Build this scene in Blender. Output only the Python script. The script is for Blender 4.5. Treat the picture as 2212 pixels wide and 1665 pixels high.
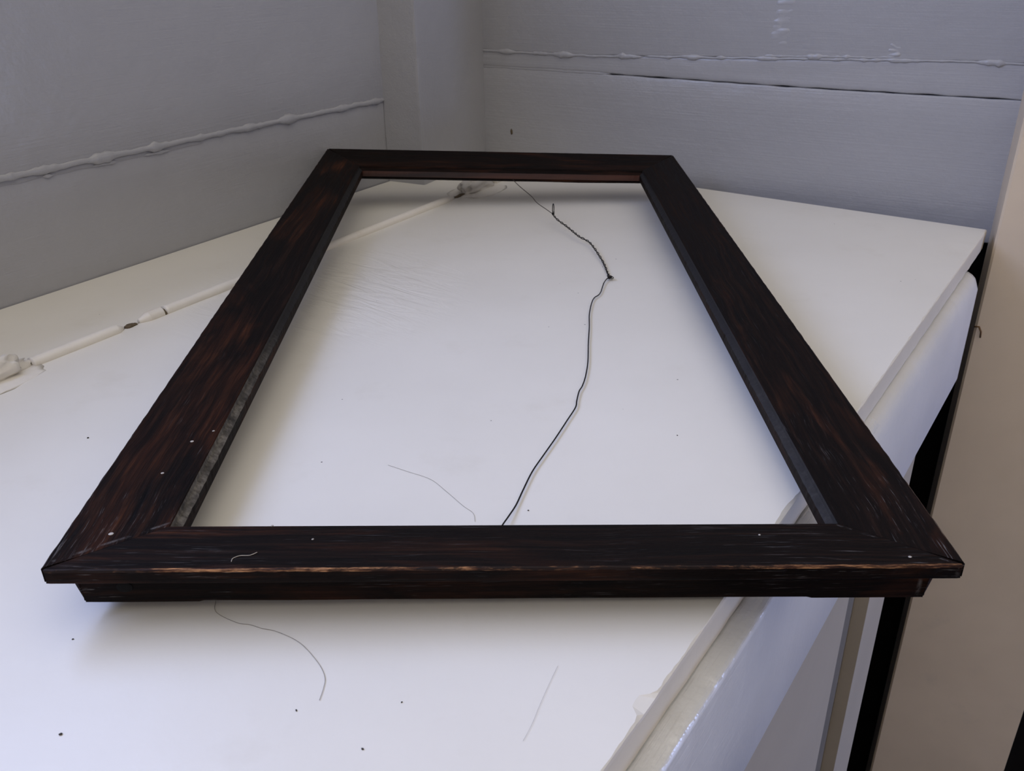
import bpy, bmesh, math, random
from mathutils import Vector, Matrix, noise

# ------------------------------------------------------------------ camera, world, light
for o in list(bpy.data.objects):
    bpy.data.objects.remove(o, do_unlink=True)
SC = bpy.context.scene
COL = SC.collection
S = 0.27                      # metres per unit of the frame's own measures
T = 1.05                      # height of the cupboard top above the floor
CAM_H = 1.182062 * S          # lens above the cupboard top
FPX, PITCH, ROLL = 1924.23876, 0.4639, -0.01635

cp, sp = math.cos(PITCH), math.sin(PITCH)
_f = Vector((0, cp, -sp)); _u = Vector((0, sp, cp)); _r = Vector((1, 0, 0))
c_, s_ = math.cos(ROLL), math.sin(ROLL)
CR = c_ * _r + s_ * _u
CU = -s_ * _r + c_ * _u
CF = _f
cam_d = bpy.data.cameras.new('camera')
cam = bpy.data.objects.new('camera', cam_d); COL.objects.link(cam)
m = Matrix((CR, CU, -CF)).transposed().to_4x4()
m.translation = Vector((0, 0, T + CAM_H))
cam.matrix_world = m
cam_d.sensor_fit = 'HORIZONTAL'; cam_d.sensor_width = 36.0
cam_d.lens = FPX / 2212.0 * 36.0
cam_d.clip_start = 0.01; cam_d.clip_end = 60
cam_d.dof.use_dof = True; cam_d.dof.focus_distance = 0.62; cam_d.dof.aperture_fstop = 30.0
SC.camera = cam

world = bpy.data.worlds.new('world'); SC.world = world
world.use_nodes = True
bg = world.node_tree.nodes['Background']
bg.inputs['Color'].default_value = (1.0, 0.94, 0.86, 1)
bg.inputs['Strength'].default_value = 1.08

# plan directions
def pdir(az):
    a = math.radians(az)
    return Vector((math.sin(a), math.cos(a)))
def pnorm(d):
    return Vector((d.y, -d.x))
CORNER = Vector((-0.07025, 1.49081))
DL = pdir(33.1017); NL = pnorm(DL)          # along the left wall, away from the camera; into the room
DR = pdir(122.0443); NR = pnorm(DR)         # along the right wall, to the right; into the room
DF = pdir(35.0); NF = pnorm(DF)             # along the cupboard front
W, L = 1.73596, 3.18914                     # picture frame, in units of S
OF = -0.1231                                # offset of the lid's front edge along NF

def area_light(name, centre, normal, sx, sy, power, colour):
    d = bpy.data.lights.new(name, 'AREA'); d.shape = 'RECTANGLE'
    d.size = sx; d.size_y = sy; d.energy = power; d.color = colour
    o = bpy.data.objects.new(name, d); COL.objects.link(o)
    z = -Vector(normal).normalized()
    x = Vector((0, 0, 1)).cross(z).normalized()
    y = z.cross(x)
    mm = Matrix((x, y, z)).transposed().to_4x4(); mm.translation = Vector(centre)
    o.matrix_world = mm
    return o

# cool daylight of the high, deep-set window in the left wall, above the picture
WIN_U0, WIN_U1 = -1.95, -0.68      # along DL from the corner
WIN_Z0, WIN_Z1 = 0.46, 1.30        # above the cupboard top
WIN_REC = 0.20
wc = CORNER + DL * ((WIN_U0 + WIN_U1) / 2) - NL * (WIN_REC - 0.012)
area_light('window_daylight', (wc.x, wc.y, T + (WIN_Z0 + WIN_Z1) / 2), (NL.x, NL.y, 0),
           WIN_U1 - WIN_U0 - 0.02, WIN_Z1 - WIN_Z0 - 0.02, 25.0, (0.42, 0.54, 1.0))
# added cool light at a made-up glazed door below lid level, for the fascia
GD_C, GD_Z0, GD_Z1, GD_W = Vector((1.75, 0.62)), -1.0, -0.02, 0.8
area_light('added_fascia_light', (GD_C.x + 0.02, GD_C.y, T + (GD_Z0 + GD_Z1) / 2), (-1, 0, 0), GD_W, GD_Z1 - GD_Z0, 62.0, (0.40, 0.52, 1.0))

vs = SC.view_settings
vs.view_transform = 'Standard'; vs.look = 'None'
vs.exposure = 0.0; vs.gamma = 1.0
vs.use_curve_mapping = False

# ------------------------------------------------------------------ helpers
rnd = random.Random(7)
def nz(x, y=0.0, z=0.0):
    return noise.noise(Vector((x, y, z)))

def obj(name, verts, faces, mats, parent=None, smooth=False, origin=None, fmat=None):
    """verts in world metres above the cupboard top; linked as one mesh object"""
    o3 = Vector(origin) if origin is not None else Vector((0, 0, 0))
    me = bpy.data.meshes.new(name)
    me.from_pydata([Vector(v) - o3 for v in verts], [], faces)
    if not isinstance(mats, (list, tuple)):
        mats = [mats]
    for mt in mats:
        me.materials.append(mt)
    if fmat:
        for p, k in zip(me.polygons, fmat):
            p.material_index = k
    if smooth:
        for p in me.polygons:
            p.use_smooth = True
    bm = bmesh.new(); bm.from_mesh(me)
    bmesh.ops.recalc_face_normals(bm, faces=bm.faces); bm.to_mesh(me); bm.free()
    ob = bpy.data.objects.new(name, me); COL.objects.link(ob)
    if parent is None:
        ob.location = o3 + Vector((0, 0, T))
    else:
        ob.parent = parent
        ob.location = o3 - (PORG[parent.name])
    PORG[ob.name] = o3
    return ob
PORG = {}

def empty(name, loc):
    e = bpy.data.objects.new(name, None); COL.objects.link(e)
    e.empty_display_size = 0.05
    e.location = Vector(loc) + Vector((0, 0, T)); PORG[e.name] = Vector(loc)
    return e
def tag(o, label=None, cat=None, group=None, kind=None):
    if label: o['label'] = label
    if cat: o['category'] = cat
    if group: o['group'] = group
    if kind: o['kind'] = kind
    return o

def prism(poly, z0, z1):
    n = len(poly)
    v = [(p[0], p[1], z0) for p in poly] + [(p[0], p[1], z1) for p in poly]
    f = [tuple(range(n))[::-1], tuple(range(n, 2 * n))]
    for i in range(n):
        j = (i + 1) % n
        f.append((i, j, n + j, n + i))
    return v, f
def pbox(org, d, u0, u1, v0, v1, z0, z1):
    n = pnorm(d)
    poly = [org + d * a + n * b for a, b in ((u0, v0), (u1, v0), (u1, v1), (u0, v1))]
    return prism(poly, z0, z1)
def join(*vf):
    V, F = [], []
    for v, f in vf:
        k = len(V); V += list(v); F += [tuple(i + k for i in q) for q in f]
    return V, F
def sweep(sections, close_ring=True, caps=True):
    """loft between equal-length rings of points"""
    V, F = [], []
    n = len(sections[0])
    for s in sections: V += [tuple(p) for p in s]
    for i in range(len(sections) - 1):
        for j in range(n if close_ring else n - 1):
            k = (j + 1) % n
            F.append((i * n + j, i * n + k, (i + 1) * n + k, (i + 1) * n + j))
    if caps:
        F.append(tuple(range(n))[::-1]); F.append(tuple((len(sections) - 1) * n + j for j in range(n)))
    return V, F
def tube(pts, rad, seg=8):
    """tube along a polyline; rad is a number or a function of the index"""
    pts = [Vector(p) for p in pts]
    secs = []
    up = Vector((0.13, 0.21, 1)).normalized()
    for i, p in enumerate(pts):
        a = pts[max(0, i - 1)]; b = pts[min(len(pts) - 1, i + 1)]
        t = (b - a).normalized()
        x = t.cross(up)
        if x.length < 1e-4: x = t.cross(Vector((1, 0, 0)))
        x.normalize(); y = t.cross(x)
        r = rad(i) if callable(rad) else rad
        secs.append([p + (x * math.cos(2 * math.pi * k / seg) + y * math.sin(2 * math.pi * k / seg)) * r for k in range(seg)])
    return sweep(secs)
def smooth_path(P, n):
    """Catmull-Rom through the points"""
    P = [Vector(p) for p in P]
    out = []
    for i in range(len(P) - 1):
        p0 = P[max(i - 1, 0)]; p1 = P[i]; p2 = P[i + 1]; p3 = P[min(i + 2, len(P) - 1)]
        for k in range(n):
            t = k / n
            out.append(0.5 * ((2 * p1) + (p2 - p0) * t + (2 * p0 - 5 * p1 + 4 * p2 - p3) * t * t + (3 * p1 - p0 - 3 * p2 + p3) * t ** 3))
    out.append(P[-1])
    return out

# ------------------------------------------------------------------ materials
class NT:
    def __init__(self, name):
        self.m = bpy.data.materials.new(name); self.m.use_nodes = True
        self.t = self.m.node_tree; self.b = self.t.nodes['Principled BSDF']
    def n(self, kind, **kw):
        nd = self.t.nodes.new('ShaderNode' + kind)
        for k, v in kw.items():
            if k in nd.inputs: self.set(nd.inputs[k], v)
            else: setattr(nd, k, v)
        return nd
    def set(self, sock, v):
        if hasattr(v, 'outputs'): v = v.outputs[0]
        if isinstance(v, bpy.types.NodeSocket): self.t.links.new(v, sock)
        else:
            if isinstance(v, (tuple, list)) and len(v) == 3 and sock.type == 'RGBA': v = (*v, 1)
            sock.default_value = v
    def coord(self): return self.n('TexCoord').outputs['Object']
    def map(self, co, scale, rot=(0, 0, 0), loc=(0, 0, 0)):
        if rot != (0, 0, 0):
            r0 = self.n('Mapping'); self.set(r0.inputs['Vector'], co); r0.inputs['Rotation'].default_value = rot
            co = r0.outputs[0]; rot = (0, 0, 0)
        nd = self.n('Mapping'); self.set(nd.inputs['Vector'], co)
        nd.inputs['Scale'].default_value = scale; nd.inputs['Rotation'].default_value = rot; nd.inputs['Location'].default_value = loc
        return nd.outputs[0]
    def noise(self, co, scale, detail=4, rough=0.55, dist=0.0):
        nd = self.n('TexNoise'); self.set(nd.inputs['Vector'], co)
        nd.inputs['Scale'].default_value = scale; nd.inputs['Detail'].default_value = detail
        nd.inputs['Roughness'].default_value = rough; nd.inputs['Distortion'].default_value = dist
        return nd.outputs['Fac']
    def ramp(self, fac, stops):
        nd = self.n('ValToRGB'); self.set(nd.inputs[0], fac)
        e = nd.color_ramp.elements
        while len(e) < len(stops): e.new(0.5)
        for k, (p, c) in enumerate(stops):
            e[k].position = p; e[k].color = (*c, 1) if isinstance(c, (tuple, list)) else (c, c, c, 1)
        return nd.outputs[0]
    def rng(self, v, a, b, c=0.0, d=1.0):
        nd = self.n('MapRange'); self.set(nd.inputs['Value'], v)
        nd.inputs['From Min'].default_value = a; nd.inputs['From Max'].default_value = b
        nd.inputs['To Min'].default_value = c; nd.inputs['To Max'].default_value = d
        return nd.outputs[0]
    def math(self, op, a, b=0.0):
        nd = self.n('Math', operation=op); self.set(nd.inputs[0], a); self.set(nd.inputs[1], b)
        return nd.outputs[0]
    def mix(self, fac, a, b):
        nd = self.n('Mix', data_type='RGBA'); self.set(nd.inputs[0], fac)
        self.set(nd.inputs[6], a); self.set(nd.inputs[7], b)
        return nd.outputs[2]
    def sep(self, co):
        nd = self.n('SeparateXYZ'); self.set(nd.inputs[0], co); return nd.outputs
    def bump(self, h, strength, dist=0.001, prev=None):
        nd = self.n('Bump'); self.set(nd.inputs['Height'], h)
        nd.inputs['Strength'].default_value = strength; nd.inputs['Distance'].default_value = dist
        if prev is not None: self.set(nd.inputs['Normal'], prev)
        return nd.outputs[0]
    def out(self, **kw):
        for k, v in kw.items():
            self.set(self.b.inputs[k.replace('_', ' ')], v)
        return self.m

def paint(name, colour, var=0.06, rough=0.4, grain_az=None, bump=0.25, specks=0.0, spec=0.5, stain=None):
    g = NT(name); co = g.coord()
    n1 = g.noise(co, 7.0, 5)
    dark = tuple(c * (1 - var * 2) for c in colour); lite = tuple(min(1, c * (1 + var)) for c in colour)
    col = g.ramp(n1, [(0.3, dark), (0.7, lite)])
    if stain:
        n2 = g.noise(co, 16.0, 6, 0.65)
        col = g.mix(g.rng(n2, 0.6, 0.78, 0, stain[1]), col, stain[0])
    if specks:
        v = g.n('TexVoronoi', feature='F1'); g.set(v.inputs['Vector'], co); v.inputs['Scale'].default_value = 55.0
        rr = g.sep(v.outputs['Color'])[0]
        on = g.math('MULTIPLY', g.math('LESS_THAN', v.outputs['Distance'], 0.045), g.math('LESS_THAN', rr, specks))
        col = g.mix(on, col, (0.12, 0.11, 0.10))
    fine = g.noise(co, 260.0, 4, 0.6)
    nrm = g.bump(fine, bump * 0.5, 0.0006)
    if grain_az is not None:
        st = g.map(co, (500, 9, 500), rot=(0, 0, math.radians(grain_az)))
        nrm = g.bump(g.noise(st, 1.0, 3, 0.6), bump, 0.0006, nrm)
    med = g.noise(co, 30.0, 4, 0.55)
    nrm = g.bump(med, bump, 0.003, nrm)
    return g.out(Base_Color=col, Roughness=rough, Specular_IOR_Level=spec, Normal=nrm)

def wood(name, axis, red=0.5, dust=0.4):
    """dark stained oak; axis 0 = grain along x, 1 = along y"""
    g = NT(name); co = g.coord()
    def gr(al, ac): return (al, ac, ac) if axis == 0 else (ac, al, ac)
    wob = g.noise(co, 9.0, 3, 0.5)
    shift = g.n('VectorMath', operation='ADD'); g.set(shift.inputs[0], co)
    cw = g.n('CombineXYZ'); dw = g.math('MULTIPLY', wob, 0.012)
    g.set(cw.inputs[1 if axis == 0 else 0], dw); g.set(shift.inputs[1], cw.outputs[0])
    cs = shift.outputs[0]
    streak = g.noise(g.map(cs, gr(7.0, 330.0)), 1.0, 6, 0.65, 0.2)
    patch = g.noise(g.map(co, gr(5.0, 22.0)), 1.0, 5, 0.6, 0.6)
    base = g.ramp(streak, [(0.30, (0.0035, 0.003, 0.003)), (0.52, (0.0075, 0.005, 0.0043)), (0.72, (0.020, 0.0105, 0.0075))])
    warm = g.ramp(streak, [(0.30, (0.007, 0.0045, 0.004)), (0.52, (0.032, 0.012, 0.0068)), (0.72, (0.085, 0.030, 0.013))])
    col = g.mix(g.rng(patch, 0.62 - 0.25 * red, 0.80 - 0.25 * red), base, warm)
    pores = g.noise(g.map(cs, gr(30.0, 1100.0)), 1.0, 4, 0.6)
    dm = g.noise(co, 14.0, 5, 0.65)
    xyz = g.sep(co)
    ax = g.math('ABSOLUTE', xyz[0]); ay = g.math('ABSOLUTE', xyz[1])
    near = g.rng(xyz[1], -0.24, -0.40, 0.10, 1.0)
    side = g.rng(ax, 0.05, 0.2, 0.3, 1.0)
    df = g.math('MULTIPLY', g.rng(pores, 0.60, 0.70), g.rng(dm, 0.45, 0.58))
    df = g.math('MULTIPLY', df, g.math('MULTIPLY', near, side))
    # dust caught along the mitre joints of the near corners
    mit = g.math('ABSOLUTE', g.math('SUBTRACT', g.math('SUBTRACT', W * S / 2, ax), g.math('SUBTRACT', L * S / 2, ay)))
    ml = g.math('MULTIPLY', g.rng(mit, 0.0016, 0.0, 0.0, 1.0), g.rng(g.noise(co, 75.0, 6, 0.75), 0.50, 0.64))
    ml = g.math('MULTIPLY', ml, near)
    df = g.math('MAXIMUM', df, g.math('MULTIPLY', ml, 0.8))
    col = g.mix(g.math('MULTIPLY', df, dust), col, (0.21, 0.20, 0.20))
    nrm = g.bump(pores, 0.5, 0.0006)
    nrm = g.bump(streak, 0.45, 0.0008, nrm)
    return g.out(Base_Color=col, Roughness=g.rng(streak, 0.3, 0.7, 0.5, 0.68), Specular_IOR_Level=0.05, Normal=nrm)

def worn_edge(name, axis, amount, tint):
    g = NT(name); co = g.coord()
    def gr(al, ac): return (al, ac, ac) if axis == 0 else (ac, al, ac)
    a = g.noise(g.map(co, gr(9.0, 20.0)), 1.0, 7, 0.75, 0.6)
    b = g.noise(g.map(co, gr(70.0, 700.0)), 1.0, 5, 0.65)
    k = g.rng(a, 0.66 - 0.22 * amount, 0.74 - 0.22 * amount)
    m = g.math('MULTIPLY', k, g.rng(b, 0.36, 0.60))
    raw = g.ramp(b, [(0.42, (0.11, 0.030, 0.014)), (0.55, tuple(c * 0.6 for c in tint)), (0.70, tint)])
    col = g.mix(m, (0.014, 0.008, 0.0065), raw)
    return g.out(Base_Color=col, Roughness=0.55, Specular_IOR_Level=0.15, Normal=g.bump(b, 0.5, 0.0008))

def dusty(name, axis, amount):
    g = NT(name); co = g.coord()
    n1 = g.noise(co, 55.0, 6, 0.7); n2 = g.noise(co, 300.0, 3, 0.6)
    y = g.sep(co)[1]
    m = g.math('MULTIPLY', g.rng(n1, 0.3, 0.6), g.rng(y, -0.1, -0.26, 0.0, 1.0))
    m = g.math('MULTIPLY', m, amount)
    col = g.mix(m, (0.013, 0.012, 0.013), g.ramp(n2, [(0.35, (0.07, 0.062, 0.052)), (0.65, (0.19, 0.175, 0.155))]))
    return g.out(Base_Color=col, Roughness=0.7, Specular_IOR_Level=0.25, Normal=g.bump(n1, 0.5, 0.001))

def plain(name, colour, rough=0.5, metal=0.0, nscale=120.0, var=0.25, spec=0.35):
    g = NT(name); co = g.coord()
    n1 = g.noise(co, nscale, 4)
    col = g.ramp(n1, [(0.3, tuple(c * (1 - var) for c in colour)), (0.7, tuple(min(1, c * (1 + var)) for c in colour))])
    return g.out(Base_Color=col, Roughness=rough, Metallic=metal, Specular_IOR_Level=spec, Normal=g.bump(n1, 0.25, 0.0006))

M = {}
M['grey_l'] = paint('grey_gloss_paint_left', (0.37, 0.37, 0.385), 0.015, 0.30, grain_az=33.1, bump=0.50)
M['grey_r'] = paint('grey_gloss_paint_right', (0.37, 0.37, 0.385), 0.015, 0.30, grain_az=122.0, bump=0.50)
M['lid'] = None
M['cream'] = paint('cream_gloss_paint', (0.74, 0.67, 0.54), 0.03, 0.36, bump=0.12, stain=((0.5, 0.44, 0.34), 0.25))
M['cream_ledge'] = paint('cream_gloss_paint_wrinkled', (0.74, 0.74, 0.74), 0.06, 0.22, grain_az=35, bump=1.0, stain=((0.45, 0.42, 0.34), 0.5), spec=0.8)
M['fascia'] = paint('cream_brushed_paint', (0.72, 0.71, 0.69), 0.04, 0.34, grain_az=35, bump=0.35)
M['post'] = paint('cream_post_paint', (0.70, 0.575, 0.42), 0.04, 0.42, bump=0.10, specks=0.08, stain=((0.45, 0.40, 0.32), 0.3))
M['panel'] = paint('shade_darkened_panel_paint', (0.46, 0.40, 0.31), 0.04, 0.45, bump=0.1)  # colour lowered to stand in for the shade below the fascia
M['panel_shade'] = paint('shade_darkened_recess_paint', (0.17, 0.15, 0.12), 0.04, 0.5, bump=0.1)  # darker copy of the panel paint, shade of the recess put into colour
M['dark'] = plain('shade_black_boarding', (0.006, 0.005, 0.0045), 0.8, nscale=20, spec=0.1)  # near-black colour stands in for the deep shade of the gaps
M['floor'] = plain('dark_floorboards', (0.035, 0.027, 0.020), 0.6, nscale=12)
M['hinge'] = paint('thick_cream_paint_on_hinge', (0.78, 0.74, 0.67), 0.05, 0.4, bump=0.5, stain=((0.5, 0.36, 0.2), 0.35))
M['gap'] = plain('brown_gap', (0.12, 0.09, 0.055), 0.9, nscale=200)
M['wire'] = plain('dark_picture_wire', (0.018, 0.016, 0.016), 0.45, 0.6, nscale=400)
M['wire_brown'] = plain('tarnished_picture_wire', (0.035, 0.026, 0.020), 0.45, 0.5, nscale=400)
M['nail'] = plain('dark_iron', (0.0055, 0.0052, 0.005), 0.75, 0.0, nscale=300, spec=0.12)
M['rust'] = plain('rusty_iron', (0.16, 0.085, 0.035), 0.8, 0.0, nscale=300)
M['hair'] = plain('fine_hair', (0.26, 0.23, 0.19), 0.5, nscale=300)
M['fibre'] = plain('pale_fibre', (0.45, 0.40, 0.33), 0.7, nscale=300)
M['speck'] = plain('dark_grit', (0.05, 0.045, 0.04), 0.8, nscale=300)
M['whitespeck'] = plain('white_paint_fleck', (0.42, 0.39, 0.35), 0.6, nscale=300)
M['wood_x'] = wood('dark_oak_grain_across', 0, 0.50, 0.6)
M['wood_y'] = wood('dark_oak_grain_along', 1, 0.38, 0.6)
M['worn_front'] = worn_edge('worn_wood_edge_front', 0, 0.85, (0.52, 0.26, 0.12))
M['worn_back'] = worn_edge('worn_wood_edge_back', 0, 0.0, (0.10, 0.06, 0.04))
M['worn_left'] = worn_edge('worn_wood_edge_left', 1, 0.05, (0.12, 0.07, 0.05))
M['worn_right'] = worn_edge('worn_wood_edge_right', 1, 0.8, (0.30, 0.23, 0.18))
M['cove_l'] = dusty('dusty_inner_step', 1, 0.95)
M['cove_r'] = dusty('plain_inner_step_side', 1, 0.12)
g = NT('red_brown_inner_edge'); co = g.coord()
st = g.noise(g.map(co, (5, 80, 80)), 1.0, 5)
M['cove_b'] = g.out(Base_Color=g.ramp(st, [(0.35, (0.012, 0.004, 0.003)), (0.7, (0.075, 0.022, 0.010))]), Roughness=0.45, Normal=g.bump(st, 0.3, 0.0006))

# lid paint: cream gloss with brush wrinkles on its far left part and small dark specks
g = NT('cream_lid_paint'); co = g.coord()
n1 = g.noise(co, 5.0, 5)
col = g.ramp(n1, [(0.3, (0.72, 0.69, 0.625)), (0.7, (0.77, 0.74, 0.675))])
st = g.noise(co, 13.0, 6, 0.65)
col = g.mix(g.rng(st, 0.58, 0.8, 0, 0.22), col, (0.52, 0.47, 0.37))
v = g.n('TexVoronoi', feature='F1'); g.set(v.inputs['Vector'], co); v.inputs['Scale'].default_value = 60.0
on = g.math('MULTIPLY', g.math('LESS_THAN', v.outputs['Distance'], 0.040), g.math('LESS_THAN', g.sep(v.outputs['Color'])[0], 0.10))
col = g.mix(on, col, (0.14, 0.13, 0.12))
fine = g.noise(co, 300.0, 4, 0.6); med = g.noise(co, 26.0, 4, 0.5)
nrm = g.bump(fine, 0.10, 0.0005)
nrm = g.bump(med, 0.10, 0.003, nrm)
xyz = g.sep(co)
wr = g.noise(g.map(co, (60, 14, 14), rot=(0, 0, math.radians(-52))), 1.0, 4, 0.6, 0.8)
mk = g.n('Vector Math'.replace(' ', ''), operation='DISTANCE'); g.set(mk.inputs[0], co); mk.inputs[1].default_value = (-0.19, 0.86, 0)
wm = g.rng(mk.outputs['Value'], 0.17, 0.05, 0.0, 1.0)
nrm = g.bump(g.math('MULTIPLY', wr, wm), 0.55, 0.006, nrm)
M['lid'] = g.out(Base_Color=col, Roughness=0.38, Specular_IOR_Level=0.5, Normal=nrm)

# ------------------------------------------------------------------ room shell
FLOOR = -T
fv, ff = prism([(-2.6, -1.6), (2.6, -1.6), (2.6, 2.8), (-2.6, 2.8)], FLOOR - 0.05, FLOOR)
tag(obj('floor', fv, ff, M['floor']), 'dark floor far below the cupboard', None, None, 'structure')

def board(name, org, d, u0, u1, zlo, zhi, v_front, thick, mat, parent, seed, ragged=0.0010, nu=240):
    """horizontal plank; zlo, zhi functions of u; gently wavy face, softly rounded uneven edges"""
    n = pnorm(d)
    secs = []
    for i in range(nu + 1):
        u = u0 + (u1 - u0) * i / nu
        lo = zlo(u) + ragged * nz(u * 40, seed) ; hi = zhi(u) + ragged * nz(u * 40, seed + 9.3)
        r = 0.0016
        ring = []
        h = hi - lo
        prof = [(-thick, lo), (-r, lo), (-r * 0.3, lo + r * 0.4), (0, lo + r * 1.4)]
        for k in range(1, 6): prof.append((0.0012 * nz(u * 4, k * 0.7, seed), lo + h * k / 6))
        prof += [(0, hi - r * 1.4), (-r * 0.3, hi - r * 0.4), (-r, hi), (-thick, hi)]
        for a, z in prof:
            p = org + d * u + n * (v_front + a)
            ring.append((p.x, p.y, z))
        secs.append(ring)
    V, F = sweep(secs)
    return obj(name, V, F, mat, parent, smooth=True)

# left wall: backing with the window opening, planks in front of it
WALL_TOP = 1.45
WALL_U0 = -2.4
def opening(v0, v1):
    return [pbox(CORNER, DL, WIN_U1, 0.10, v0, v1, FLOOR, WALL_TOP), pbox(CORNER, DL, WALL_U0, WIN_U0, v0, v1, FLOOR, WALL_TOP),
            pbox(CORNER, DL, WIN_U0, WIN_U1, v0, v1, FLOOR, WIN_Z0), pbox(CORNER, DL, WIN_U0, WIN_U1, v0, v1, WIN_Z1, WALL_TOP)]
V, F = join(*opening(-0.26, -0.022))
wall_l = tag(obj('wall_left', V, F, M['grey_l']), 'grey gloss painted plank wall on the left', None, None, 'structure')
jl = lambda u: 0.1155 + (0.1215 - 0.1155) * (-(u) - 0.15) / 0.65
board('plank', CORNER, DL, WALL_U0, 0.0, lambda u: -0.03, lambda u: jl(u) - 0.0006, -0.0012, 0.02, M['grey_l'], wall_l, 1.0)
board('plank', CORNER, DL, WALL_U0, 0.0, lambda u: jl(u) + 0.0006, lambda u: WIN_Z0, 0.0008, 0.02, M['grey_l'], wall_l, 2.0)

def filler(name, org, d, u0, u1, zf, vf, rmin, rmax, seed, parent, mat, n=150, lump=1.0):
    nn = pnorm(d); secs = []
    for i in range(n + 1):
        u = u0 + (u1 - u0) * i / n
        r = rmin + (rmax - rmin) * max(0.0, nz(u * 30, seed) + 0.35 * nz(u * 110, seed + 3)) * lump
        fade = min(1, i / 4, (n - i) / 4); r = max(r * fade, 0.00015)
        zc = zf(u) + 0.0012 * nz(u * 45, seed + 5)
        c = org + d * u + nn * vf
        ring = []
        for k in range(8):
            a = 2 * math.pi * k / 8
            rr = r * (1 + 0.3 * nz(u * 160, k * 1.1, seed))
            q = c + nn * (math.cos(a) * rr * 0.7)
            ring.append((q.x, q.y, zc + math.sin(a) * rr * 1.3))
        secs.append(ring)
    V, F = sweep(secs)
    return obj(name, V, F, mat, parent, smooth=True)
filler('filler_bead', CORNER, DL, -1.02, -0.19, lambda u: jl(u) + 0.001, 0.0005, 0.0024, 0.0068, 11.0, wall_l, M['grey_l'], 300)
filler('filler_bead', CORNER, DL, -1.0, -0.52, lambda u: jl(u) - 0.006, -0.0005, 0.0002, 0.0055, 21.0, wall_l, M['grey_l'], 220)

# window in the left wall (outside the picture)
wf = [pbox(CORNER, DL, WIN_U0, WIN_U0 + 0.05, -0.235, -0.205, WIN_Z0, WIN_Z1), pbox(CORNER, DL, WIN_U1 - 0.05, WIN_U1, -0.235, -0.205, WIN_Z0, WIN_Z1),
      pbox(CORNER, DL, WIN_U0 + 0.05, WIN_U1 - 0.05, -0.235, -0.205, WIN_Z0, WIN_Z0 + 0.05), pbox(CORNER, DL, WIN_U0 + 0.05, WIN_U1 - 0.05, -0.235, -0.205, WIN_Z1 - 0.05, WIN_Z1)]
V, F = join(*wf)
win = tag(obj('window_1', V, F, M['cream']), 'white window frame in the left wall', None, None, 'structure')
gl = NT('window_glass'); gl.out(Base_Color=(0.9, 0.95, 1.0), Roughness=0.02, Transmission_Weight=1.0)
V, F = pbox(CORNER, DL, WIN_U0 + 0.05, WIN_U1 - 0.05, -0.222, -0.218, WIN_Z0 + 0.05, WIN_Z1 - 0.05)
obj('pane', V, F, gl.m, win)

# right wall: backing blackened in place of deep shade, three grey planks
R_END = 0.80
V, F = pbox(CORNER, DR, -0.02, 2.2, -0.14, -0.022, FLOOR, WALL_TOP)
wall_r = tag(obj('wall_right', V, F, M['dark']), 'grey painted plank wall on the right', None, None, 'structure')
crack = lambda u: 0.1425 + 0.0008 * math.sin(u * 9)
ridge = lambda u: 0.167 + 0.016 * max(0, min(1, (u - 0.22) / 0.5))
board('plank', CORNER, DR, 0.0, R_END, lambda u: -0.03, lambda u: crack(u) - 0.0006, 0.0, 0.02, M['grey_r'], wall_r, 31.0)
board('plank', CORNER, DR, 0.0, R_END, lambda u: crack(u) + 0.0006, lambda u: ridge(u) - 0.0003, 0.0004, 0.02, M['grey_r'], wall_r, 32.0)
board('plank', CORNER, DR, 0.0, R_END, lambda u: ridge(u) + 0.0003, lambda u: WALL_TOP, 0.0014, 0.02, M['grey_r'], wall_r, 33.0)
filler('filler_bead', CORNER, DR, 0.03, 0.31, lambda u: ridge(u) - 0.0006, 0.0008, 0.0014, 0.0060, 41.0, wall_r, M['grey_r'], 160)
filler('filler_bead', CORNER, DR, 0.31, 0.79, lambda u: ridge(u) - 0.0002, 0.0008, 0.0010, 0.0048, 47.0, wall_r, M['grey_r'], 240)
filler('filler_bead', CORNER, DR, 0.48, 0.645, lambda u: ridge(u) + 0.003, 0.001, 0.0008, 0.0070, 53.0, wall_r, M['grey_r'], 120)
filler('filler_bead', CORNER, DR, 0.03, 0.26, lambda u: crack(u), -0.0010, 0.0018, 0.0024, 59.0, wall_r, M['grey_r'], 60)

# rough plaster patch on the right wall above the ridge
def patch(name, org, d, uc, zc, su, szz, amp, seed, parent, mat, nu=26, nzz=34, freq=90):
    nn = pnorm(d); V = []; F = []
    for j in range(nzz + 1):
        for i in range(nu + 1):
            a = i / nu * 2 - 1; b = j / nzz * 2 - 1
            e = max(0.0, 1 - max(abs(a), abs(b)) ** 3)
            u = uc + a * su + 0.2 * su * b; z = zc + b * szz
            h = (0.5 * nz(u * freq * 0.45, z * freq * 1.9, seed) + 0.3 * nz(u * freq * 1.0, z * freq * 3.0, seed)) * amp * min(1, e * 1.5) - 0.0006 + 0.0008 * e
            p = org + d * u + nn * (0.0014 + h); V.append((p.x, p.y, z))
    for j in range(nzz):
        for i in range(nu):
            k = j * (nu + 1) + i; F.append((k, k + 1, k + nu + 2, k + nu + 1))
    return obj(name, V, F, mat, parent, smooth=True)
patch('rough_patch', CORNER, DR, 0.50, 0.217, 0.013, 0.034, 0.0026, 61.0, wall_r, M['grey_r'])
patch('rough_patch', CORNER, DR, 0.642, 0.192, 0.009, 0.009, 0.0040, 67.0, wall_r, M['grey_r'], 18, 16, 120)

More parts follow.
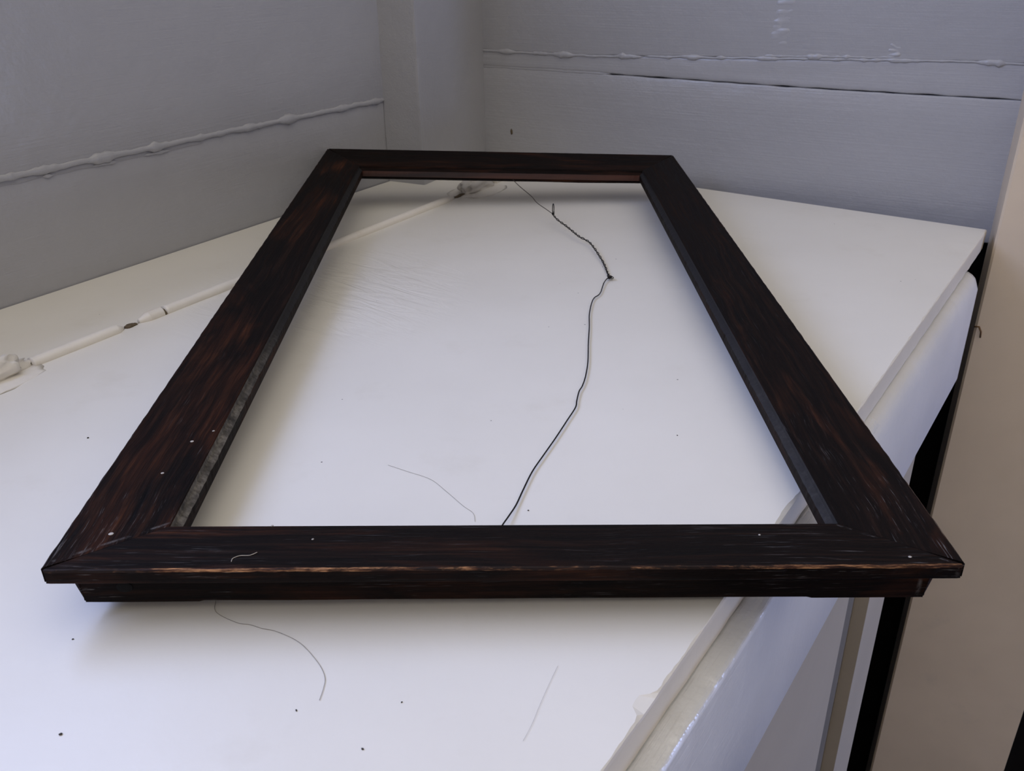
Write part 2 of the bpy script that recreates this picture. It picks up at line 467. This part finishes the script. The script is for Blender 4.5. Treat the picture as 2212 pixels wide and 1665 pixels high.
# the rest of the small room, behind the camera and to the right
M['room'] = paint('warm_cream_room_paint', (0.74, 0.64, 0.50), 0.05, 0.6, bump=0.1)
V, F = prism([(-2.0, -1.12), (1.9, -1.12), (1.9, -1.0), (-2.0, -1.0)], FLOOR, WALL_TOP)
tag(obj('wall_back', V, F, M['room']), 'warm cream wall behind the camera', None, None, 'structure')
gy0, gy1 = GD_C.y - GD_W / 2 - 0.05, GD_C.y + GD_W / 2 + 0.05
V, F = join(prism([(GD_C.x, -1.0), (GD_C.x + 0.1, -1.0), (GD_C.x + 0.1, gy0), (GD_C.x, gy0)], FLOOR, WALL_TOP),
            prism([(GD_C.x, gy1), (GD_C.x + 0.1, gy1), (GD_C.x + 0.1, 1.6), (GD_C.x, 1.6)], FLOOR, WALL_TOP),
            prism([(GD_C.x, gy0), (GD_C.x + 0.1, gy0), (GD_C.x + 0.1, gy1), (GD_C.x, gy1)], GD_Z1 + 0.05, WALL_TOP))
tag(obj('wall_side', V, F, M['room']), 'warm cream side wall with an added low glazed door', None, None, 'structure')
V, F = join(prism([(GD_C.x + 0.02, gy0), (GD_C.x + 0.06, gy0), (GD_C.x + 0.06, gy0 + 0.05), (GD_C.x + 0.02, gy0 + 0.05)], FLOOR, GD_Z1 + 0.05),
            prism([(GD_C.x + 0.02, gy1 - 0.05), (GD_C.x + 0.06, gy1 - 0.05), (GD_C.x + 0.06, gy1), (GD_C.x + 0.02, gy1)], FLOOR, GD_Z1 + 0.05),
            prism([(GD_C.x + 0.02, gy0 + 0.05), (GD_C.x + 0.06, gy0 + 0.05), (GD_C.x + 0.06, gy1 - 0.05), (GD_C.x + 0.02, gy1 - 0.05)], GD_Z1, GD_Z1 + 0.05))
door = tag(obj('added_door_1', V, F, M['cream']), 'unseen low glazed door added in the side wall', None, None, 'structure')  # door made up to house the light on the fascia
V, F = prism([(GD_C.x + 0.038, gy0 + 0.05), (GD_C.x + 0.042, gy0 + 0.05), (GD_C.x + 0.042, gy1 - 0.05), (GD_C.x + 0.038, gy1 - 0.05)], FLOOR, GD_Z1)
obj('pane', V, F, gl.m, door)

# boxed batten in the corner
pts = [Vector((-0.178, 1.3265)), Vector((-0.1232, 1.2975)), Vector((-0.036, 1.4695)), CORNER + Vector((0.0, 0.03))]
secs = []
for i in range(41):
    z = -0.03 + (WALL_TOP + 0.03) * (i / 40) ** 1.6
    w1 = 0.0010 * nz(z * 30, 3.0); w2 = 0.0010 * nz(z * 30, 7.0)
    a, b, c, e = pts
    t1 = (a - b).normalized(); t2 = (c - b).normalized()
    ring = [a, b + t1 * (0.004 + w1), b + t1 * 0.001 + t2 * 0.001 + (t1 + t2) * (-0.0006 + w2 * 0.6), b + t2 * (0.004 + w2), c, e]
    secs.append([(p.x, p.y, z) for p in ring])
V, F = sweep(secs)
trim1 = tag(obj('trim_1', V, F, M['grey_l']), 'grey painted batten boxed into the room corner', None, None, 'structure')

# tall white post right of the cupboard
pb = Vector((0.5987, 1.0723)); PD = pdir(23); PN = pnorm(PD)
pf = pb - PD * 0.062
ring = [pb, pf + PD * 0.0025, pf + PN * 0.0025, pf + PN * 0.179, pb + PN * 0.179]
V, F = prism(ring, FLOOR, WALL_TOP)
post = obj('door_post', V, F, M['post'], origin=(pf.x + 0.09, pf.y, FLOOR))
tag(post, 'tall cream painted door post at the right end of the cupboard', 'post')

# ------------------------------------------------------------------ built-in cupboard
def isect(p, d, q, e):
    den = d.x * e.y - d.y * e.x
    t = ((q.x - p.x) * e.y - (q.y - p.y) * e.x) / den
    return p + d * t
cup = empty('built_in_cupboard', (0.05, 0.75, FLOOR))
tag(cup, 'white painted built-in cupboard with hinged lid filling the room corner', 'cupboard')
ROD0 = Vector((-0.4165, 0.6815)); ROD1 = Vector((-0.0705, 1.2279)); DROD = (ROD1 - ROD0).normalized(); NROD = pnorm(DROD)
WGAP = 0.001
Lw = CORNER + NL * WGAP; Rw = CORNER + NR * WGAP
UN = -0.42                                    # near end (behind the picture's lower edge), along DF
nearp = DF * UN + NF * OF
# back strip
A0 = isect(Lw, DL, nearp, NF); A1 = isect(Lw, DL, Rw, DR)
B0 = isect(ROD0, DROD, nearp, NF); B1 = isect(ROD0, DROD, Rw, DR)
V, F = prism([A0, A1, B1 - NROD * 0.001, B0 - NROD * 0.001], -0.024, 0.0)
obj('back_board', V, F, M['lid'], cup)
# lid with an uneven chipped front edge
F0 = nearp; F1 = Vector((0.5725, 1.034))
LB1 = isect(ROD0, DROD, Rw, DR)
secs = []
NSEG = 420
chips = [(0.283, 0.006, 0.007), (0.545, 0.0022, 0.006), (0.47, 0.0012, 0.02)]
fl = (F1 - F0).length
for i in range(NSEG + 1):
    t = i / NSEG
    b = B0.lerp(LB1, t) + NROD * 0.001
    f = F0.lerp(F1, t)
    u = t * fl
    ch = 0.0011 + 0.0007 * nz(u * 60, 1.5) + 0.0006 * nz(u * 190, 4.5)
    for cu, dep, wd in chips:
        ch += dep * math.exp(-((u + UN * 0 - (cu + 0.42)) / wd) ** 4)
    ch = max(ch, 0.0004)
    dirn = (f - b).normalized()
    inn = f - dirn * ch
    f2 = f - dirn * 0.0003
    pr = [(b, 0.0), (b.lerp(inn, 0.5), 0.0), (inn, 0.0), (f2, -min(ch, 0.0022) * 0.7), (f, -0.003), (f - dirn * (0.0006 + 0.0005 * nz(u * 50, 8.0)), -0.0235), (b, -0.024)]
    secs.append([(p.x, p.y, z) for p, z in pr])
V, F = sweep(secs)
lid = obj('lid', V, F, [M['lid'], M['cream']], cup)
for p in lid.data.polygons:
    if abs(p.normal.z) < 0.5 and p.center.z < -0.0015: p.material_index = 1
tag(lid, 'white painted hinged lid with chipped front edge')
# fascia board under the lid, standing 12 mm proud
secs = []
NS = 260
for i in range(NS + 1):
    u = UN + (1.085 - UN) * i / NS
    e = 0.0007 * nz(u * 55, 2.0) + 0.0006 * nz(u * 170, 5.0)
    top = -0.0245 + 0.0006 * nz(u * 35, 9.0)
    k = max(0.0, min(1.0, (u - 0.42) / 0.30)); k = k * k * (3 - 2 * k)          # the arris is worn round towards the far end
    pr = [(-0.030, top), (-0.001, top - 0.0015 * k), (0.006 + e - 0.002 * k, top + 0.0005 + e * 0.5 - 0.0045 * k), (0.0108 + e - 0.003 * k, top + e - 0.0075 * k), (0.0122 + e - 0.0022 * k, top - 0.0014 - 0.011 * k), (0.0128, top - 0.005 - 0.015 * k), (0.0130 + 0.0008 * nz(u * 6, 3), -0.09), (0.0130, -0.158), (0.0115, -0.16), (-0.030, -0.16)]
    secs.append([(*(DF * u + NF * (OF + a)), z) for a, z in pr])
V, F = sweep(secs)
fas = obj('fascia_board', V, F, [M['fascia'], M['cream_ledge']], cup, smooth=True)
for p in fas.data.polygons:
    if p.normal.z > 0.6 and p.center.y < 0.62: p.material_index = 1
# front below the fascia: boarded front, groove, end stile
V, F = pbox(NF * OF, DF, UN, 0.76, -0.045, -0.004, FLOOR, -0.1605); obj('front_panel', V, F, M['panel'], cup)
V, F = pbox(NF * OF, DF, 0.7605, 0.868, -0.045, -0.016, FLOOR, -0.1605); obj('recessed_strip', V, F, M['panel_shade'], cup)
V, F = pbox(NF * OF, DF, 0.8685, 0.985, -0.045, -0.001, FLOOR, -0.1605); obj('end_stile', V, F, M['panel'], cup)
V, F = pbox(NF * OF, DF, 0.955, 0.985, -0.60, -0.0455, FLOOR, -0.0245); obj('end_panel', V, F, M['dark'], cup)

# half-round bead along the hinge line, broken in one place
def rodp(px):   # distance along the bead from ROD0
    return (Vector(px) - ROD0).dot(DROD)
def bead(name, s0, s1, r, seed, dv=0.0, taper0=0.0, taper1=0.0, zc=0.0012, n=70):
    secs = []
    for i in range(n + 1):
        s = s0 + (s1 - s0) * i / n
        rr = r * (1 + 0.05 * nz(s * 25, seed))
        if taper0 and s - s0 < taper0: rr *= 0.35 + 0.65 * (s - s0) / taper0
        if taper1 and s1 - s < taper1: rr *= 0.35 + 0.65 * (s1 - s) / taper1
        c = ROD0 + DROD * s + NROD * (dv + 0.0004 * nz(s * 12, seed + 2))
        ring = []
        for k in range(14):
            a = 2 * math.pi * k / 14
            q = c + NROD * (math.cos(a) * rr)
            ring.append((q.x, q.y, zc + math.sin(a) * rr * 0.95))
        secs.append(ring)
    V, F = sweep(secs)
    return obj(name, V, F, M['hinge'], cup, smooth=True)
s_hole0, s_hole1, s_step = rodp((-0.3600, 0.7671)), rodp((-0.3490, 0.7801)), rodp((-0.3307, 0.8000))
bead('bead_moulding', -0.60, -0.012, 0.0060, 1.0)
bead('bead_moulding', 0.012, s_hole0, 0.0060, 2.0, taper1=0.006)
bead('bead_moulding', s_hole1 + 0.001, s_step, 0.0063, 3.0, taper0=0.010, zc=0.0014)
bead('bead_moulding', s_step + 0.0035, rodp((-0.0705, 1.2279)) - 0.012, 0.0060, 4.0, taper1=0.02, n=140)
bead('bead_moulding', rodp((-0.016, 1.30)), (LB1 - ROD0).length - 0.008, 0.0060, 5.0)
# brown fill in the broken bead and at its joint
def blob(name, c, rx, ry, rz, az, seed, amp, mat, parent, nu=20, nv=12, fr=120):
    V, F = [], []
    d = pdir(az); n = pnorm(d)
    for j in range(nv + 1):
        ph = math.pi * j / nv
        for i in range(nu):
            a = 2 * math.pi * i / nu
            x, y, z = math.sin(ph) * math.cos(a), math.sin(ph) * math.sin(a), math.cos(ph)
            k = 1 + amp * nz(x * 1.7 + seed, y * 1.7, z * 1.7 + seed) + amp * 0.5 * nz(x * 4 + seed, y * 4, z * 4)
            p = Vector(c[:2]) + d * (x * rx * k) + n * (y * ry * k)
            V.append((p.x, p.y, c[2] + z * rz * k))
    for j in range(nv):
        for i in range(nu):
            k = (i + 1) % nu
            F.append((j * nu + i, j * nu + k, (j + 1) * nu + k, (j + 1) * nu + i))
    o = obj(name, V, F, mat, parent, smooth=True)
    bm = bmesh.new(); bm.from_mesh(o.data); bmesh.ops.remove_doubles(bm, verts=bm.verts, dist=1e-6); bm.to_mesh(o.data); bm.free()
    return o
AZR = math.degrees(math.atan2(DROD.x, DROD.y))
hc = ROD0 + DROD * ((s_hole0 + s_hole1) / 2)
blob('broken_hollow', (hc.x, hc.y, 0.0004), 0.0065, 0.0040, 0.0018, AZR, 3, 0.35, M['gap'], cup)
jc = ROD0 + DROD * (s_step + 0.0018)
blob('joint_gap', (jc.x, jc.y, 0.0006), 0.0024, 0.0056, 0.0046, AZR, 5, 0.2, M['gap'], cup)

# hinges clogged with paint
def hinge(name, c, length, rad, seed, leaf):
    h = blob(name, (c.x, c.y, 0.006), length, rad, rad * 1.05, AZR, seed, 0.55, M['hinge'], cup, 40, 24)
    for sgn, w in ((1, leaf), (-1, leaf * 0.8)):
        q = c + NROD * (sgn * w * 0.55)
        blob('hinge_leaf', (q.x, q.y, 0.0001), length * 1.25, w, 0.0012, AZR, seed + sgn, 0.30, M['hinge'], h, 26, 8)
    return h
h1 = hinge('hinge', Vector((-0.0475, 1.2650)), 0.036, 0.0125, 12.0, 0.024)
h2 = hinge('hinge', ROD0 + DROD * (-0.028), 0.036, 0.0125, 15.0, 0.020)
for hh, lb in ((h1, 'paint-clogged hinge under the back of the frame'), (h2, 'paint-clogged hinge at the picture left')):
    tag(hh, lb)
gc = ROD1 + DROD * 0.004
blob('hinge_gap', (gc.x, gc.y, 0.0006), 0.014, 0.0030, 0.0018, AZR, 8, 0.3, M['gap'], cup)

# ------------------------------------------------------------------ picture frame
cx, cy, yaw, _w, _l, tx, ty, tw, s0 = -0.02627, 2.93057, 0.00607, 1.73596, 3.18914, 0.03076, -0.02708, -0.00582, 0.18206
cyw, syw = math.cos(yaw), math.sin(yaw)
def fmap(a, b, z):
    """frame-own coordinates in metres -> world metres above the cupboard top (old frame, slightly twisted)"""
    A, B, Z = a / S, b / S, z / S
    return Vector(((A * cyw - B * syw + cx) * S, (A * syw + B * cyw + cy) * S, (Z + tx * B + ty * A + tw * A * B + s0) * S))
FO = fmap(0, 0, -0.03)
frame = empty('picture_frame', FO)
tag(frame, 'old dark oak picture frame without glass lying on the white cupboard lid', 'picture frame')
HW, HL = W * S / 2, L * S / 2
w, d_, lip, t2, rec = 0.0484, 0.0094, 0.0097, 0.0302, 0.0116
# profile: inset from the outer edge, height, material slot of the segment that starts here (0 wood, 1 worn edge, 2 inner step)
prof = [(0.0012, 0.0, 0), (0.016, -0.0030, 0), (0.032, -0.0062, 0), (w - 0.0006, -d_, 0), (w, -d_ - 0.0005, 2), (w + 0.0004, -d_ - 0.0030, 2), (w + 0.0028, -d_ - 0.0046, 2),
        (w + 0.0040, -d_ - 0.0058, 0), (w + 0.0042, -d_ - 0.0130, 0), (w - 0.006, -d_ - 0.0132, 0), (w - 0.006, -0.0270, 0), (w - 0.012, -t2, 0), (rec + 0.0006, -t2, 0), (rec, -t2 + 0.0008, 0), (rec, -lip - 0.0012, 0), (rec - 0.0012, -lip, 0),
        (0.0016, -lip, 0), (0.0004, -lip + 0.0012, 0), (0.0, -lip + 0.003, 0), (0.0, -0.0016, 1), (0.0004, -0.0005, 1)]
def rail(side, mat, worn, step, seed):
    n = 150 if side in (0, 2) else 220
    HALF = HW if side in (0, 2) else HL
    OTH = HL if side in (0, 2) else HW
    secs = []
    for i in range(n + 1):
        k = i / n * 2 - 1
        ring = []
        for j, (ins, z, mt) in enumerate(prof):
            half = HALF - ins - 0.00012
            along = k * half
            jit = 0.0
            if j in (19, 20, 0): jit = 0.00045 * nz(along * 90, seed + j * 0.1) + 0.0003 * nz(along * 260, seed)
            if j in (6, 7): jit = 0.0006 * nz(along * 70, seed + 2) + 0.0004 * nz(along * 220, seed)
            zz = z
            if j in (11, 12, 13): zz += 0.0006 * nz(along * 14, seed + 4) - (0.0008 if abs(along) > half - 0.06 and side == 0 else 0)
            if side == 0 and j in (12, 13, 14) and i in (0, n):        # ragged broken end of the back part
                along += (0.0022 * nz(j * 3.1, seed) + (0.004 if j == 14 else 0.0)) * (-1 if i == 0 else 1)
            if i in (0, n) and j in (17, 18, 19, 20, 0, 16): along *= 1 - (0.0022 if j in (18, 19) else 0.0012) / half
            across = -OTH + ins + jit
            if side == 0: a, b = along, across
            elif side == 2: a, b = -along, -across
            elif side == 1: a, b = -across, along
            else: a, b = across, -along
            ring.append(fmap(a, b, zz))
        secs.append(ring)
    V, F = sweep(secs)
    nseg = len(prof)
    slots = [p[2] for p in prof]
    if side == 2:
        slots[4] = slots[5] = slots[6] = 0; slots[7] = slots[8] = 2
    fm = [slots[j] for _ in range(n) for j in range(nseg)] + [0, 0]
    o = obj('rail', V, F, [mat, worn, step], frame, origin=FO, fmat=fm)
    return o
r_front = rail(0, M['wood_x'], M['worn_front'], M['cove_r'], 3.0)
r_right = rail(1, M['wood_y'], M['worn_right'], M['cove_r'], 13.0)
r_back = rail(2, M['wood_x'], M['worn_back'], M['cove_b'], 23.0)
r_left = rail(3, M['wood_y'], M['worn_left'], M['cove_l'], 33.0)
tag(r_front, 'near rail with worn orange-brown front edge')
tag(r_left, 'left rail with a dusty inner step')
tag(r_back, 'far rail with a red-brown inner edge')

def disc(name, c, nrm, rad, th, mat, parent, seg=14, origin=None, stretch=1.0):
    nrm = Vector(nrm).normalized(); x = nrm.orthogonal().normalized() if abs(nrm.y) < 0.7 else Vector((1, 0, 0)); y = nrm.cross(x)
    r0 = [Vector(c) + (x * math.cos(2 * math.pi * k / seg) * stretch + y * math.sin(2 * math.pi * k / seg)) * rad for k in range(seg)]
    r1 = [p + nrm * th * 0.6 for p in r0]
    cc = Vector(c) + nrm * th
    r2 = [cc + (p - Vector(c)) * 0.6 for p in r0]
    V, F = sweep([r0, r1, r2])
    return obj(name, V, F, mat, parent, origin=origin, smooth=False)
nc = fmap(-HW + 0.0345, -HL + rec, -0.0205)
disc('nail_head', nc, (0, -1, 0), 0.0032, 0.0007, M['nail'], r_front, origin=FO, stretch=1.35)

# camera ray -> point, used to set small things on the surfaces they lie on
def ray(px, py):
    return (CR * ((px - 1106) / FPX) + CU * (-(py - 832.5) / FPX) + CF)
def on_lid(px, py, z=0.0):
    D = ray(px, py); t = (CAM_H - z) / (-D.z)
    return Vector((D.x * t, D.y * t, z))

# paint flecks and fibre on the frame
def on_left_rail(px, py):
    D = ray(px, py)
    best = None
    for k in range(400):
        t = 0.2 + k * 0.003
        p = Vector((0, 0, CAM_H)) + D * t
        # invert the frame map roughly
        A, B = p.x / S - cx, p.y / S - cy
        a = (A * cyw + B * syw) * S; b = (-A * syw + B * cyw) * S
        ins = min(HW - abs(a), HL - abs(b))
        zf = fmap(a, b, -ins / w * d_).z
        if p.z <= zf: return Vector((p.x, p.y, zf))
    return None
for px, py, r in ((240, 1154, 0.0011), (415, 955, 0.0009), (352, 1027, 0.0008), (462, 935, 0.0007)):
    c = on_left_rail(px, py)
    disc('paint_fleck', c, (0.15, 0, 1), r, 0.0004, M['whitespeck'], r_left, 9, FO, 1.3)
for px, py, r in ((588, 1136, 0.0007), (676, 1168, 0.0006), (1965, 1206, 0.0009), (1640, 1160, 0.0006)):
    c = on_left_rail(px, py)
    if c is not None: disc('paint_fleck', c, (0, 0.15, 1), r, 0.0004, M['whitespeck'], r_front, 9, FO, 1.2)

# slack hanging wire between the far and the near rail
def wp(px, py, z): return on_lid(px, py, z)
thin = smooth_path([wp(1108, 388, 0.037), wp(1122, 402, 0.030), wp(1148, 424, 0.023), wp(1160, 438, 0.020), wp(1180, 452, 0.016), wp(1194, 462, 0.013)], 8)
V, F = tube(thin, 0.00045, 6)
wire = obj('hanging_wire', V, F, M['wire_brown'], frame, smooth=True)
tag(wire, 'thin slack picture wire inside the frame')
core = smooth_path([wp(1194, 462, 0.013), wp(1204, 474, 0.012), wp(1222, 487, 0.010), wp(1238, 500, 0.0085), wp(1252, 511, 0.0075), wp(1272, 522, 0.006), wp(1284, 536, 0.005), wp(1296, 554, 0.0035), wp(1306, 572, 0.0025), wp(1312, 588, 0.002), wp(1317, 597, 0.002)], 16)
for ph in (0.0, math.pi):
    pts = []
    for i, p in enumerate(core):
        a = i * 0.42 + ph + 0.8 * nz(i * 0.11, 2)
        q = 0.00075 * (1 + 0.5 * nz(i * 0.13, ph))
        pts.append(p + Vector((math.cos(a) * q, 0.3 * math.cos(a) * q, math.sin(a) * q)))
    V, F = tube(pts, 0.00055, 6); obj('wire_strand', V, F, M['wire'], wire, smooth=True)
# standing loop at the far end of the twist
base = wp(1195, 462, 0.013)
lp = [base + Vector((math.sin(2 * math.pi * k / 16) * 0.0009, 0.0, 0.0065 - math.cos(2 * math.pi * k / 16) * 0.0065)) for k in range(17)]
V, F = tube(lp, 0.00055, 6); obj('wire_loop', V, F, M['wire'], wire, smooth=True)
kn = [base + Vector((math.cos(k * 0.9) * 0.0013, math.sin(k * 0.9) * 0.0013, -0.001 + k * 0.00022)) for k in range(16)]
V, F = tube(kn, 0.0005, 6); obj('wire_coil', V, F, M['wire'], wire, smooth=True)
# knot where single wire meets the twist
kb = wp(1317, 599, 0.003)
kn = [kb + Vector((math.cos(k * 0.75) * (0.0026 - 0.00004 * k), math.sin(k * 0.75) * (0.0018 + 0.0006 * math.sin(k * 0.3)), 0.0012 * math.sin(k * 0.37) + 0.0003)) for k in range(34)]
V, F = tube(kn, 0.0006, 6); obj('wire_knot', V, F, M['wire'], wire, smooth=True)
kn = [kb + Vector((0.001 + math.sin(2 * math.pi * k / 14) * 0.0028, -0.0035 - math.cos(2 * math.pi * k / 14) * 0.0035 + 0.002, 0.0002)) for k in range(14)]
V, F = tube(kn, 0.00045, 6); obj('wire_loop', V, F, M['wire'], wire, smooth=True)
single = smooth_path([wp(1312, 601, 0.003), wp(1305, 610, 0.0025), wp(1300, 624, 0.002), wp(1298, 630, 0.002), wp(1293, 637, 0.002), wp(1283, 644, 0.002), wp(1277, 658, 0.002), wp(1273, 680, 0.002), wp(1273, 705, 0.002), wp(1271, 740, 0.002), wp(1270, 780, 0.002), wp(1265, 812, 0.002), wp(1258, 833, 0.002), wp(1251, 845, 0.002), wp(1246, 865, 0.002), wp(1243, 880, 0.002), wp(1225, 908, 0.002), wp(1200, 946, 0.002), wp(1174, 983, 0.002), wp(1150, 1018, 0.002), wp(1130, 1058, 0.002), wp(1115, 1090, 0.002), wp(1100, 1113, 0.003), wp(1088, 1130, 0.004), wp(1080, 1142, 0.0055)], 8)
V, F = tube(single, 0.00055, 6); obj('wire_strand', V, F, M['wire'], wire, smooth=True)

# ------------------------------------------------------------------ small loose things
def hair(name, P, r, mat, label, group=None, z=0.0004):
    pts = smooth_path([on_lid(x, y, z) for x, y in P], 8)
    V, F = tube(pts, r, 5)
    o = obj(name, V, F, mat, origin=pts[0], smooth=True)
    return tag(o, label, 'hair', group)
hair('hair_strand', [(466, 1298), (467, 1322), (510, 1344), (540, 1349), (566, 1357), (592, 1362), (625, 1375), (650, 1390), (672, 1412), (693, 1440), (702, 1464), (699, 1485), (690, 1512)], 0.00013, M['hair'],
     'long fine dark hair curving on the lid in front of the frame')
hair('hair_strand', [(838, 1004), (880, 1018), (930, 1035), (965, 1062), (1000, 1092), (1022, 1108), (1026, 1126)], 0.00010, M['hair'],
     'short fine hair on the lid inside the frame near its front rail')
hair('hair_strand', [(1205, 1438), (1185, 1480), (1165, 1525), (1150, 1562), (1130, 1600)], 0.00005, M['hair'],  # thin strand that stands in for a faint scratch
     'faint scratch on the lid near its chipped front edge, drawn as a strand')
# pale fibre on the near rail
fp = [on_left_rail(x, y) + Vector((0, 0, 0.0005)) for x, y in ((501, 1219), (504, 1210), (520, 1206), (540, 1202), (556, 1195))]
V, F = tube(smooth_path(fp, 5), 0.00022, 5)
o = obj('fibre', V, F, M['fibre'], origin=fp[0], smooth=True); tag(o, 'pale curled fibre lying on the near rail of the frame', 'fibre')

def grit(px, py, r, seed, label):
    c = on_lid(px, py, r * 0.5)
    r *= 0.7
    o = blob('crumb', c, r * 1.4, r, r * 0.6, 40 + seed * 37, seed, 0.5, M['speck'], None, 8, 6)
    return tag(o, label, 'crumb', 'dark crumbs on the lid')
for k, (px, py, r, lb) in enumerate(((131, 1585, 0.0009, 'dark crumb lying nearest the lower left of the lid'), (783, 1617, 0.0007, 'dark crumb on the lid at the lower middle'),
        (640, 1534, 0.0006, 'dark crumb on the lid right below the curved hair'), (190, 945, 0.0009, 'dark crumb left of the frame between hinge and rail'),
        (868, 1516, 0.0005, 'dark crumb on the lid between the curved hair and the chipped edge'), (157, 1380, 0.0006, 'dark crumb on the lid below the left front corner of the frame'),
        (1141, 1102, 0.0006, 'dark crumb inside the frame beside the wire end'), (1463, 940, 0.0006, 'dark crumb inside the frame near its right rail'))):
    grit(px, py, r, k + 1.0, lb)
# small nail and stains
nb = on_lid(1122, 300, 0.0)
nd = CORNER + DR * 0.09 + NR * 0.0005
V, F = [], []
blob('nail_hole', (nd.x, nd.y, 0.047), 0.0022, 0.0008, 0.0045, 122, 4, 0.4, M['gap'], wall_r, 10, 8)
# bent rusty nail end on the post beside the gap
q = pf + PD * 0.001
V, F = tube([(q.x - 0.0005, q.y, -0.118), (q.x + 0.002, q.y - 0.006, -0.116), (q.x + 0.005, q.y - 0.0075, -0.122), (q.x + 0.006, q.y - 0.007, -0.13)], 0.0011, 6)
obj('bent_nail', V, F, M['rust'], post, smooth=True)
